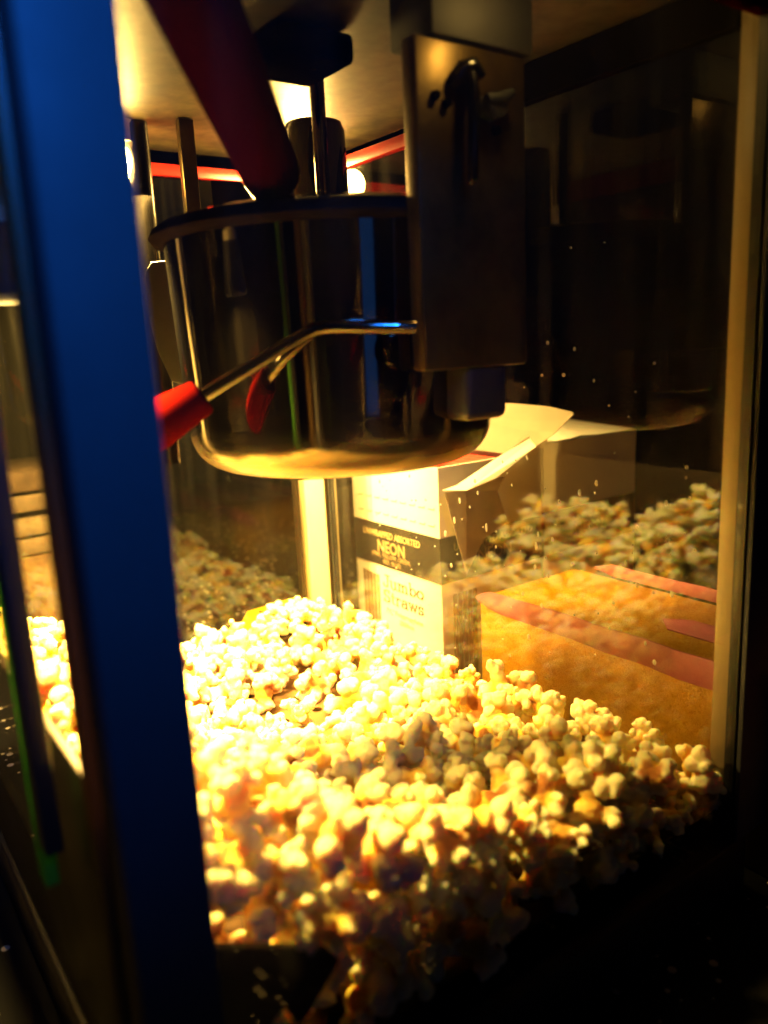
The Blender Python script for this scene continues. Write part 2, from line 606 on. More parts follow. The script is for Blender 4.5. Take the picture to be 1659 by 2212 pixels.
# far left post (bright), with glass channels either side
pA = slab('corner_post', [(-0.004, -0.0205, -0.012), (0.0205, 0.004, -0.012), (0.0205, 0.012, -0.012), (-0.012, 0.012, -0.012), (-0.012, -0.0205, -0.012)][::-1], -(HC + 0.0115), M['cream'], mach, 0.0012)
box('glass_channel', (0.0225, -0.004, -0.012), (0.0255, 0.004, HC), M['lip'], pA)
box('glass_channel', (0.0275, -0.003, -0.012), (0.0305, 0.003, HC), M['black'], pA)
box('glass_channel', (-0.004, -0.0255, -0.012), (0.004, -0.0220, HC), M['lip'], pA)
# far right post: cream face, dark seal
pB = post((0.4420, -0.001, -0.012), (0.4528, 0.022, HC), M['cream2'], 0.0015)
box('glass_channel', (0.4531, -0.003, -0.012), (0.4590, 0.022, HC), M['black'], pB)
box('outer_sleeve', (0.4593, -0.0015, -0.012), (0.4625, 0.040, HC), M['post'], pB, 0.001)
# near post and hidden post
pD = post((0.4420, -0.3511, -0.05), (0.4595, -0.3236, HC + 0.05), M['post'], 0.0022)
box('door_seal', (0.4290, -0.3540, 0.0), (0.4405, -0.3350, HC), M['seal'], pD, 0.004)
post((-0.0105, D - 0.0105, -0.012), (0.0105, D + 0.0105, HC), M['cream'], 0.006)

# panes
def pane(lo, hi, material):
    return box('glass_pane', lo, hi, material, mach)
far = pane((0.0310, -0.0012, -0.01), (0.4415, 0.0012, 0.432), M['glass'])
left = pane((-0.0012, D + 0.012, -0.01), (0.0012, -0.0258, 0.432), M['glassleft'])
near = pane((0.4545, -0.3230, -0.01), (0.4569, -0.0035, 0.432), M['glassnear'])
# front lip and the door that stands half open
box('sill', (0.4490, -0.3230, -0.011), (0.4543, -0.0035, 0.0050), M['pitch'], mach, 0.001)
box('front_lip', (0.012, D - 0.003, -0.01), (0.4410, D + 0.001, 0.139), M['lip'], mach, 0.001)
door = box('glass_door', (0.030, -0.3605, 0.098), (0.3798, -0.3575, 0.43), M['glassdoor'], mach)
box('door_edge', (0.3800, -0.3625, 0.090), (0.3890, -0.3570, 0.43), M['greenedge'], door, 0.0008)
box('door_trim', (0.3892, -0.3630, 0.110), (0.4010, -0.3560, 0.43), M['black'], door, 0.001)

# red rails, ceiling, motor block
for lo, hi in (((0.011, -0.004, 0.4335), (0.2150, 0.004, 0.4430)), ((-0.004, D + 0.011, 0.4335), (0.004, -0.011, 0.4430)),
               ((0.4535, -0.3230, 0.4335), (0.4615, -0.0045, 0.4560)), ((0.011, D - 0.004, 0.4335), (0.4410, D + 0.004, 0.4560))):
    box('top_rail', lo, hi, M['redgrip'] if hi[2] > 0.45 else M['red'], mach, 0.001)
box('top_rail', (0.2152, -0.004, 0.4335), (0.4415, 0.004, 0.4560), M['pitch'], mach, 0.001)  # rest of the red far rail, coloured black where it lies in shade
box('ceiling_panel', (-0.014, D - 0.012, HC), (W + 0.018, 0.024, HC + 0.012), M['ceiling'], mach)
box('roof', (-0.02, D - 0.016, HC + 0.0125), (W + 0.022, 0.03, HC + 0.12), M['red'], mach, 0.004)
box('motor_block', (0.240, -0.178, 0.440), (0.290, -0.128, HC - 0.0005), M['pitch'], mach, 0.004)
tube('drive_shaft', [(0.2256, -0.1143, 0.366), (0.2256, -0.1143, 0.4565)], 0.0048, M['steel'], mach)
box('support_strap', (0.0830, -0.150, 0.20), (0.0900, -0.138, HC - 0.0004), M['hanger'], mach, 0.001)
tube('support_rod', [(0.064, -0.173, 0.20), (0.064, -0.173, 0.430), (0.064, -0.173, 0.4565)], [0.0085, 0.0085, 0.0085], M['darksteel'], mach)

# hanger that carries the kettle
hg = box('kettle_hanger', (0.3560, -0.1490, 0.2730), (0.3670, -0.0750, 0.4300), M['hanger'], mach, 0.0018)
box('hanger_cap', (0.3360, -0.1400, 0.4302), (0.3700, -0.0720, HC - 0.0004), M['greysteel'], mach, 0.002)
tube('pivot_disc', [(0.3520, -0.1535, 0.2835), (0.3556, -0.1535, 0.2835)], 0.0105, M['steel'], hg, 32)
bm = bmesh.new()
add_tube(bm, [(0.3735, -0.1195, 0.414), (0.3755, -0.1195, 0.404), (0.3755, -0.1215, 0.366), (0.3745, -0.122, 0.3635)], [0.0032, 0.0032, 0.0030, 0.0014], 14)
add_tube(bm, [(0.3672, -0.127, 0.409), (0.3730, -0.124, 0.416), (0.3735, -0.1185, 0.418), (0.3730, -0.114, 0.413)], 0.0042, 14)
from_bm('latch_hook', bm, M['hook'], hg, True, 50)
bm = bmesh.new()
add_tube(bm, [(0.3672, -0.103, 0.402), (0.3760, -0.103, 0.402)], [0.0065, 0.0060], 18)
add_tube(bm, [(0.3740, -0.110, 0.4035), (0.3745, -0.100, 0.405), (0.3740, -0.092, 0.409)], [0.003, 0.0036, 0.0022], 14)
add_tube(bm, [(0.3740, -0.107, 0.400), (0.3745, -0.105, 0.395)], [0.003, 0.002], 12)
from_bm('wing_nut', bm, M['black'], hg, True, 50)
for y, z in ((-0.138, 0.4035), (-0.131, 0.401), (-0.098, 0.392)):
    tube('screw', [(0.3671, y, z), (0.3700, y, z)], [0.0026, 0.0021], M['darksteel'], hg, 12)

# dark bracket at the foot of the near post
slab('corner_bracket', [(0.4490, -0.3225, 0.083), (0.4490, -0.2760, 0.0565), (0.4490, -0.2700, 0.0475), (0.4490, -0.2870, 0.0305), (0.4490, -0.2910, 0.0300),
                        (0.4490, -0.2960, 0.0410), (0.4490, -0.3060, 0.0330), (0.4490, -0.3225, 0.0260)], 0.004, M['darkbase'], mach, 0.0008)
# lamps under the ceiling; the low hooded one is an added fill
def lamp(x, y, material, power, z=0.442):
    sk = tube('lamp_socket', [(x, y, 0.4565), (x, y, z + 0.012), (x, y, z + 0.010), (x, y, z)], [0.016, 0.014, 0.014, 0.014] if z > 0.4 else [0.005, 0.005, 0.012, 0.013], M['cream'], mach)
    bm = bmesh.new()
    bmesh.ops.create_uvsphere(bm, u_segments=24, v_segments=14, radius=0.013 if z > 0.4 else 0.011)
    bmesh.ops.translate(bm, verts=bm.verts, vec=(x, y, z - 0.0135 if z > 0.4 else z - 0.0115))
    from_bm('bulb', bm, material, sk, True)
    if z < 0.4:  # hood only on the added low lamp
        bm = bmesh.new()
        add_tube(bm, [(x, y, z + 0.004), (x, y, z - 0.008), (x, y, z - 0.030)], [0.0145, 0.0175, 0.0215], 32, False)
        bmesh.ops.solidify(bm, geom=list(bm.faces), thickness=0.0008)
        from_bm('fill_lamp_shade', bm, M['black'], sk, True, 50)
    l = bpy.data.lights.new('lamp_light', 'AREA')
    l.shape = 'DISK'
    l.size = 0.05 if z > 0.4 else 0.035
    l.energy = power
    l.color = BULB_COL
    l.spread = math.radians(120 if z > 0.4 else 150)
    o = bpy.data.objects.new('lamp_light', l)
    COL.objects.link(o)
    o.location = (x, y, z - 0.038 if z > 0.4 else z - 0.026)
lamp(0.058, -0.188, M['bulb'], 24.0)
lamp(0.054, -0.023, M['bulb2'], 7.5)
lamp(0.275, -0.318, M['bulb3'], 9.0, 0.345)  # added low lamp, brightens the front of the heap

sk = tube('lamp_socket', [(0.402, -0.112, 0.4565), (0.402, -0.112, 0.4525)], [0.008, 0.007], M['cream'], mach)  # added bulb above the view, brightens the top of the hanger
bm = bmesh.new()
bmesh.ops.create_uvsphere(bm, u_segments=20, v_segments=12, radius=0.0055)
bmesh.ops.translate(bm, verts=bm.verts, vec=(0.402, -0.112, 0.4475))
from_bm('bulb', bm, M['bulb4'], sk, True)
# caution sticker on the outside of the left pane
st = slab('caution_sticker', [(-0.0016, -0.0265, 0.0372), (-0.0016, -0.0860, 0.0352), (-0.0016, -0.0985, 0.0185), (-0.0016, -0.0985, 0.0060), (-0.0016, -0.0265, 0.0070)], 0.0003, M['yellow'], left)
bm = bmesh.new()
for row in range(3):
    y = -0.029
    while y > -0.074 + 0.006 * row:
        wd = random.uniform(0.0012, 0.0040)
        add_box(bm, (-0.0013, y - wd, 0.0300 - 0.0052 * row), (-0.00125, y, 0.0325 - 0.0052 * row + random.uniform(-.0006, .0006)))
        y -= wd + random.uniform(0.0008, 0.0022)
from_bm('printed_lines', bm, M['inkbrown'], st)
slab('paper_label', [(-0.0016, -0.1000, 0.0190), (-0.0016, -0.2850, 0.0120), (-0.0016, -0.2850, -0.0010), (-0.0016, -0.1000, 0.0050)], 0.0003, M['paper'], left)

# drops and dried spots on the far and near panes (nobody could count them)
def drops():
    bm = bmesh.new()
    def drop(c, rx, rz):
        r = bmesh.ops.create_icosphere(bm, subdivisions=2, radius=1.0)
        for v in r['verts']:
            v.co = Vector((c[0] + v.co.x * rx, c[1] + v.co.y * 0.0006, c[2] + v.co.z * rz * (1.0 if v.co.z > 0 else 0.8)))
    for _ in range(150):
        x = random.uniform(0.10, 0.43)
        z = random.gauss(0.17, 0.07)
        s = random.choice([0.0005, 0.0006, 0.0007, 0.0010, 0.0014])
        drop((x, -0.0016, z), s, s * random.uniform(1.0, 1.9))
    for x, z, rx, rz in ((0.215, 0.146, .0014, .0031), (0.222, 0.163, .0012, .0026), (0.252, 0.146, .0011, .0040), (0.203, 0.133, .0014, .0030),
                         (0.303, 0.141, .0013, .0034), (0.305, 0.150, .0010, .0024), (0.243, 0.172, .0010, .0018), (0.262, 0.133, .0009, .0015)):
        drop((x, -0.0016, z), rx, rz)
    o = from_bm('water_drops', bm, M['drop'], far, True)
    o['kind'] = 'stuff'
drops()

# ------------------------------------------------------------------ kettle
KC = (0.250, -0.126)
ket = tag(empty('popping_kettle', (KC[0], KC[1], 0.213)), 'dark polished steel popcorn kettle hanging under the machine ceiling', 'kettle')
prof = [(0.0, 0.2135), (0.050, 0.2130), (0.068, 0.2138)]
for i in range(9):
    a = math.radians(-80 + i * 10)
    prof.append((0.0715 + 0.0250 * math.cos(a), 0.2395 + 0.0250 * math.sin(a)))
prof += [(0.0975, 0.262), (0.0995, 0.300), (0.1012, 0.345), (0.1015, 0.352)]
bowl = lathe('bowl', prof, KC, M['bowl'], ket, 128, 60)
lathe('rim', [(0.1010, 0.3500), (0.1075, 0.3505), (0.1095, 0.3535), (0.1075, 0.3575), (0.1030, 0.3605), (0.0990, 0.3600)], KC, M['rim'], ket, 128, 60)
lid = lathe('lid', [(0.0990, 0.3602), (0.0900, 0.3640), (0.0500, 0.3665), (0.0, 0.3670)], KC, M['steel'], ket, 128, 60)
lathe('shaft_housing', [(0.0, 0.3672), (0.0225, 0.3672), (0.0215, 0.3700), (0.0205, 0.428), (0.0185, 0.4330), (0.0, 0.4335)], (0.1980, -0.1010), M['steel'], lid, 48, 50)
slab('lid_flap', [(0.1968, -0.1786, 0.3922), (0.2081, -0.1636, 0.3905), (0.216, -0.1566, 0.3750), (0.2230, -0.1480, 0.3655), (0.2036, -0.1812, 0.3655)], 0.002, M['greysteel'], lid)
lathe('heating_plate', [(0.0, 0.2080), (0.036, 0.2080), (0.040, 0.2095), (0.040, 0.2128)], (0.243, -0.140), M['steel'], ket, 64, 40)
# bright curved side plate behind the left of the bowl
def crescent():
    pts = [(0.1218, -0.1925, 0.3500), (0.1209, -0.1972, 0.3431), (0.1225, -0.1990, 0.3290), (0.1265, -0.2001, 0.3145), (0.1300, -0.1998, 0.3010), (0.134, -0.1991, 0.2888),
           (0.1428, -0.1946, 0.2678), (0.1510, -0.1850, 0.2640), (0.158, -0.1740, 0.2700), (0.1600, -0.1640, 0.3072), (0.1580, -0.1600, 0.3500)]
    return slab('side_plate', pts, 0.004, M['plate'], ket, 0.001)
crescent()
# wiring box at the back of the bowl, under the hanger
bm = bmesh.new()
add_box(bm, (0.3350, -0.1180, 0.2440), (0.3640, -0.0870, 0.2900), 0.005, 3)
from_bm('wiring_box', bm, M['darkbase'], ket, True, 40)
# tipping handle: bent rod and red grip
rod = tube('handle_rod', [(0.3660, -0.1540, 0.2955), (0.3620, -0.1640, 0.2958), (0.3450, -0.1890, 0.2974), (0.3400, -0.1960, 0.2968), (0.3360, -0.2020, 0.2940), (0.3310, -0.2110, 0.2885), (0.3090, -0.2500, 0.2645)], 0.0034, M['steel'], ket, 20)
tube('grip', [(0.3112, -0.2462, 0.2668), (0.3106, -0.2474, 0.2660), (0.2990, -0.2680, 0.2535), (0.2860, -0.2910, 0.2395), (0.2840, -0.2945, 0.2374)], [0.0080, 0.0092, 0.0125, 0.0140, 0.0120], M['redgrip2'], rod, 28)
# tall handle rising from the lid
nub = tube('lid_handle', [(0.2830, -0.1770, 0.3625), (0.2900, -0.1835, 0.3680), (0.3005, -0.1925, 0.3765)], [0.0075, 0.0085, 0.0125], M['hanger'], ket, 24)
tube('grip', [(0.2985, -0.1910, 0.3752), (0.3000, -0.1925, 0.3762), (0.4116, -0.2790, 0.4035), (0.4283, -0.2920, 0.4075), (0.4330, -0.2955, 0.4086)], [0.0130, 0.0152, 0.0152, 0.0148, 0.0120], M['redgrip'], nub, 32)

# ------------------------------------------------------------------ straw boxes behind the far pane
def ribbon_text(name, strokes_by_char, origin, right, up, height, width, gap, thick, material, parent):
    """Slab-serif lettering from pen strokes (x, y in a 0..1 box)."""
    right, up = Vector(right), Vector(up)
    n = right.cross(up).normalized()
    bm = bmesh.new()
    pen = 0.0
    for adv, strokes in strokes_by_char:
        for st_ in strokes:
            for (x0, y0), (x1, y1) in zip(st_, st_[1:]):
                a = Vector(((pen + x0 * width), y0 * height))
                b = Vector(((pen + x1 * width), y1 * height))
                d = (b - a)
                if d.length < 1e-9:
                    continue
                d.normalize()
                pnorm = Vector((-d.y, d.x)) * thick * (0.55 if abs(d.x) > abs(d.y) * 1.5 else 1.0) / 2
                a2, b2 = a - d * thick * 0.3, b + d * thick * 0.3
                q = [a2 + pnorm, b2 + pnorm, b2 - pnorm, a2 - pnorm]
                vv = [bm.verts.new(Vector(origin) + right * p.x + up * p.y + n * 0.00015) for p in q]
                bm.faces.new(vv)
        pen += adv * width + gap
    return from_bm(name, bm, material, parent)

def arc(cx, cy_, rx, ry, a0, a1, k=12):
    return [(cx + rx * math.cos(math.radians(a0 + (a1 - a0) * i / k)), cy_ + ry * math.sin(math.radians(a0 + (a1 - a0) * i / k))) for i in range(k + 1)]
XH = 0.62
G = {
 'J': (0.62, [[(0.20, 1), (0.62, 1)], [(0.44, 1), (0.44, 0.18)], arc(0.24, 0.18, 0.20, 0.18, 0, -180), [(0.04, 0.18), (0.04, 0.30)]]),
 'u': (0.72, [[(0, XH), (0.14, XH)], [(0.12, XH), (0.12, 0.2)], arc(0.32, 0.2, 0.20, 0.2, 180, 360), [(0.42, XH), (0.54, XH)], [(0.53, XH), (0.53, 0)], [(0.53, 0), (0.66, 0)]]),
 'm': (1.02, [[(0, XH), (0.12, XH)], [(0.12, XH), (0.12, 0)], [(0, 0), (0.24, 0)], arc(0.30, 0.42, 0.18, 0.2, 180, 0), [(0.48, 0.42), (0.48, 0)], [(0.38, 0), (0.58, 0)], arc(0.66, 0.42, 0.18, 0.2, 180, 0), [(0.84, 0.42), (0.84, 0)], [(0.74, 0), (0.96, 0)]]),
 'b': (0.68, [[(0, 1), (0.12, 1)], [(0.12, 1), (0.12, 0)], arc(0.36, 0.31, 0.24, 0.31, 0, 360, 20)]),
 'o': (0.66, [arc(0.30, 0.31, 0.28, 0.31, 0, 360, 20)]),
 'S': (0.70, [arc(0.31, 0.75, 0.26, 0.25, 20, 180), arc(0.31, 0.75, 0.26, 0.25, 180, 270), arc(0.31, 0.25, 0.28, 0.25, 90, -160), [(0.56, 1), (0.56, 0.80)], [(0.04, 0), (0.04, 0.2)]]),
 't': (0.46, [[(0.18, 0.88), (0.18, 0.14)], arc(0.30, 0.14, 0.12, 0.14, 180, 300), [(0.02, XH), (0.36, XH)]]),
 'r': (0.54, [[(0, XH), (0.12, XH)], [(0.12, XH), (0.12, 0)], [(0, 0), (0.26, 0)], arc(0.30, 0.40, 0.18, 0.22, 180, 40)]),
 'a': (0.66, [arc(0.28, 0.44, 0.22, 0.18, 160, 0), [(0.50, 0.44), (0.50, 0.06)], [(0.50, 0), (0.62, 0)], arc(0.26, 0.18, 0.24, 0.18, 0, 360, 18)]),
 'w': (0.92, [[(0.06, XH), (0.24, 0)], [(0.24, 0), (0.42, XH)], [(0.42, XH), (0.60, 0)], [(0.60, 0), (0.80, XH)], [(0, XH), (0.18, XH)], [(0.70, XH), (0.88, XH)]]),
 's': (0.56, [arc(0.24, 0.46, 0.19, 0.16, 20, 270), arc(0.24, 0.15, 0.21, 0.15, 90, -160), [(0.42, XH), (0.42, 0.48)], [(0.03, 0), (0.03, 0.13)]]),
}

def straw_box(name, label, x0, x1, y0, y1, ztop, zband1, zband0, front=True):
    t = tag(empty(name, ((x0 + x1) / 2, (y0 + y1) / 2, -0.05)), label, 'straw box', 'boxes of straws behind the machine')
    th = 0.0016
    bm = bmesh.new()
    # open carton: four walls, each a slab, and a floor
    add_box(bm, (x0, y0, -0.0499), (x1, y0 + th, ztop))
    add_box(bm, (x0, y1 - th, -0.0499), (x1, y1, ztop))
    add_box(bm, (x0, y0 + th, -0.0499), (x0 + th, y1 - th, ztop))
    add_box(bm, (x1 - th, y0 + th, -0.0499), (x1, y1 - th, ztop))
    add_box(bm, (x0 + th, y0 + th, -0.0499), (x1 - th, y1 - th, -0.0480))
    body = from_bm('carton', bm, M['card'], t)
    e = 0.0004
    bm = bmesh.new()
    add_box(bm, (x0 - e, y0 - e, zband0), (x1 + e, y0 - 0.00005, zband1))
    add_box(bm, (x1 + 0.00005, y0, zband0), (x1 + e, y1, zband1))
    from_bm('printed_band', bm, M['ink'], body)
    return t, body

BX0, BX1, BY0, BY1 = -0.0080, 0.1337, 0.0500, 0.1860
sb, carton = straw_box('straw_box', 'white and black straw box with torn open flaps standing against the far glass', BX0, BX1, BY0, BY1, 0.1735, 0.1070, 0.0622)
fy = BY0 - 0.0006
text('band_lettering', 'UNWRAPPED ASSORTED', (0.0085, fy, 0.0925), (1, 0, 0), (0, 0, 1), 0.0096, M['inkpale'], carton, squeeze=0.89)
text('band_lettering', 'NEON', (0.0330, fy, 0.0775), (1, 0, 0), (0, 0, 1), 0.0170, M['inktan2'], carton, bold=0.0004, squeeze=0.96)
text('band_lettering', '(PINK, YELLOW, GREEN,', (0.0225, fy, 0.0715), (1, 0, 0), (0, 0, 1), 0.0066, M['inktan2'], carton, squeeze=0.92)
text('band_lettering', 'RED, BLUE)', (0.0420, fy, 0.0652), (1, 0, 0), (0, 0, 1), 0.0066, M['inktan2'], carton, squeeze=0.92)
fy = BY0 - 0.0002
ribbon_text('title_lettering', [G[c] for c in 'Jumbo'], (0.0405, fy, 0.0408), (1, 0, 0), (0, 0, 1), 0.0122, 0.0165, 0.0014, 0.0022, M['inkbrown'], carton)
ribbon_text('title_lettering', [G[c] for c in 'Straws'], (0.0405, fy, 0.0246), (1, 0, 0), (0, 0, 1), 0.0124, 0.0158, 0.0011, 0.0022, M['inkbrown'], carton)
text('small_lettering', '7¾" Polypropylene', (0.0430, fy, 0.0128), (1, 0, 0), (0, 0, 1), 0.0075, M['inktan'], carton, squeeze=1.05)
text('small_lettering', '250/box', (0.0650, fy, 0.0046), (1, 0, 0), (0, 0, 1), 0.0070, M['inktan'], carton, squeeze=1.05)
bm = bmesh.new()
for i in range(5):
    xx = 0.0040 + i * 0.0061
    add_box(bm, (xx, BY0 - 0.0003, -0.045), (xx + 0.0052, BY0 - 0.00003, 0.0525 - 0.0004 * i))
from_bm('straw_picture', bm, M['inktan'], carton)
bm = bmesh.new()
for row, zz in ((0, 0.1330), (1, 0.1170)):
    for i in range(9):
        x = 0.002 + i * 0.0145
        add_box(bm, (x, BY0 - 0.0003, zz), (x + 0.0085, BY0 - 0.00003, zz + 0.0006))
        add_box(bm, (x + 0.0085, BY0 - 0.0003, zz + 0.0006), (x + 0.0092, BY0 - 0.00003, zz + 0.0022))
from_bm('perforation', bm, M['inktan'], carton)
sx = BX1 + 0.0006
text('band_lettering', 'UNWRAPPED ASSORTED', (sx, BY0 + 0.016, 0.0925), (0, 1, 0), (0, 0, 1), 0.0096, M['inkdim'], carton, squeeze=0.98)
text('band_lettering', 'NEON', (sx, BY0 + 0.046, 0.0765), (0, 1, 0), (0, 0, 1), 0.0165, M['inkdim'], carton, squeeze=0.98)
bm = bmesh.new()
for i in range(5):
    add_box(bm, (BX1 + 0.00003, 0.0640 + i * 0.0063, -0.045), (BX1 + 0.0003, 0.0692 + i * 0.0063, 0.0500))
from_bm('straw_picture', bm, M['inktan'], carton)
# torn flaps
slab('lid_flap', [(0.0000, 0.160, 0.1720), (0.0000, 0.164, 0.2190), (0.0890, 0.164, 0.2215), (0.1186, 0.164, 0.2220), (0.1644, 0.163, 0.2208), (0.1950, 0.161, 0.2172), (0.1975, 0.160, 0.2150), (0.1730, 0.158, 0.1944), (0.1462, 0.156, 0.1781), (0.1337, 0.156, 0.1720)], 0.0012, M['flap'], carton)
slab('side_flap', [(0.150, 0.0409, 0.1562), (0.1475, 0.0601, 0.1578), (0.1450, 0.1248, 0.1800), (0.1440, 0.1755, 0.1980), (0.1450, 0.1868, 0.1979), (0.1510, 0.1848, 0.1916), (0.1540, 0.1560, 0.1821), (0.1570, 0.1003, 0.1600), (0.1550, 0.0656, 0.1532)], 0.0012, M['card'], carton)
slab('side_flap', [(0.1500, 0.0440, 0.1535), (0.1545, 0.0656, 0.1525), (0.1560, 0.1003, 0.1592), (0.1545, 0.1152, 0.1600), (0.1500, 0.1089, 0.1458), (0.1480, 0.1235, 0.1119), (0.1470, 0.0929, 0.1015), (0.1460, 0.0714, 0.0711)], 0.0010, M['cardin'], carton)
slab('torn_scrap', [(0.146, 0.150, 0.1790), (0.147, 0.185, 0.1905), (0.147, 0.172, 0.1770), (0.146, 0.165, 0.1705), (0.146, 0.154, 0.1690)], 0.0010, M['card'], carton)

b2, carton2 = straw_box('straw_box', 'unopened white and black straw box standing behind the torn one', BX0, BX1 - 0.0006, 0.1895, 0.3380, 0.1790, 0.1085, 0.0622)
slab('torn_top', [(BX0, 0.1900, 0.1795), (BX1, 0.1900, 0.1795), (BX1, 0.2035, 0.1798), (0.1337, 0.2300, 0.1800), (0.1310, 0.2480, 0.1812), (0.1337, 0.2700, 0.1798), (0.1337, 0.3347, 0.1795), (BX0, 0.3380, 0.1870)], 0.0010, M['card'], carton2)
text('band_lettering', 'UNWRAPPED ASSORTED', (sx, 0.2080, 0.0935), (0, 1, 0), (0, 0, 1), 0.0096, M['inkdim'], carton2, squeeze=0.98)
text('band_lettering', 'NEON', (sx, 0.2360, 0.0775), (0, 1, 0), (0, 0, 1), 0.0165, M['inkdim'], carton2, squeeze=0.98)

# straws in the open box: each one a thing
sp = [(0.1050, 'strawred'), (0.1120, 'strawred'), (0.1190, 'strawpink'), (0.1255, 'strawred'), (0.1320, 'strawred'), (0.1390, 'strawred'), (0.1460, 'strawblue')]
for i, (y, c) in enumerate(sp):
    z = 0.1650 + 0.0022 * (i % 2)
    bm = bmesh.new()
    add_tube(bm, [(0.001, y + 0.003 * math.sin(i * 2.1), z), (0.124 - 0.004 * (i % 3), y, z)], 0.0033, 14, False)
    o = from_bm('drinking_straw', bm, M[c], None, True)
    word = {'strawred': 'red drinking straw lying in the open straw box', 'strawpink': 'pink drinking straw among red ones in the open straw box', 'strawblue': 'blue drinking straw beside red ones in the open straw box'}[c]
    tag(o, word, 'straw', 'straws in the open box')
box('straw_stack_bed', (0.004, 0.0535, 0.120), (0.125, 0.154, 0.1605), M['strawred'], carton)

# ------------------------------------------------------------------ gold glitter box beside them
gb = tag(empty('glitter_box', (0.33, 0.09, -0.05)), 'gold glitter box with flat pink bands behind the far glass', 'box')
box('body', (0.2070, 0.0300, -0.0499), (0.520, 0.150, 0.0740), M['glitter'], gb, 0.004)
def band(top, bot, y, th):
    pts_ = [(x, y, z) for x, z in top] + [(x, y, z) for x, z in reversed(bot)]
    return slab('pink_band', pts_, th, M['pinkrim'], gb, 0.0006)
xs_ = [0.2200, 0.2350, 0.2500, 0.2800, 0.3100, 0.3400, 0.3700, 0.4000, 0.4300, 0.4700, 0.5200]
band([(0.2030, 0.0720), (0.2100, 0.0765)] + [(x, 0.0820 - 0.0025 * math.exp(-(x - 0.22) * 40) + 0.0006 * math.sin(x * 90)) for x in xs_],
     [(0.2045, 0.0700), (0.2120, 0.0675)] + [(x, 0.0645 - 0.012 * (x - 0.22) + 0.0007 * math.sin(x * 120 + 1)) for x in xs_], 0.0295, 0.0020)
band([(0.2300, 0.0790)] + [(x, 0.0845 + 0.0005 * math.sin(x * 80)) for x in xs_[2:]], [(0.2320, 0.0775)] + [(x, 0.0742) for x in xs_[2:]], 0.1505, 0.0020)
slab('pink_patch', [(0.3450, 0.0900, 0.0752), (0.3600, 0.0740, 0.0752), (0.5200, 0.0760, 0.0752), (0.5200, 0.1050, 0.0752), (0.3620, 0.1020, 0.0752)][::-1], 0.0012, M['pinkrim'], gb, 0.0003)

# ------------------------------------------------------------------ paper things outside the left pane
specs = [(0.151, 0.170, 'kraft', 'topmost brown paper tray of the stack past the near post'), (0.129, 0.144, 'kraft2', 'pale paper tray second from the top of the stack past the near post'),
         (0.104, 0.119, 'kraft2', 'thick pale paper tray in the middle of the stack past the near post'), (0.082, 0.098, 'kraft2', 'lowest pale paper tray of the stack past the near post')]
for i, (z0, z1, mm, lb) in enumerate(specs):
    o = box('paper_tray', (-0.320 + 0.004 * i, -0.330, z0), (-0.200 - 0.004 * (i % 2), -0.120 + 0.006 * (i % 3), z1 + 0.0035), M[mm], None, 0.003)
    tag(o, lb, 'paper tray', 'paper trays stacked outside the left glass')
tag(box('brown_carton', (-0.325, -0.340, -0.0499), (-0.205, -0.115, 0.0815), M['brownwall'], None, 0.003), 'brown carton under the paper trays outside the left glass', 'carton')
tag(slab('kraft_envelope', [(-0.0200, -0.2760, 0.050), (-0.0200, -0.2300, 0.044), (-0.0200, -0.2560, 0.016), (-0.0200, -0.2760, -0.030)], 0.0008, M['kraft2']), 'tan paper envelope corner leaning on the left glass', 'envelope')

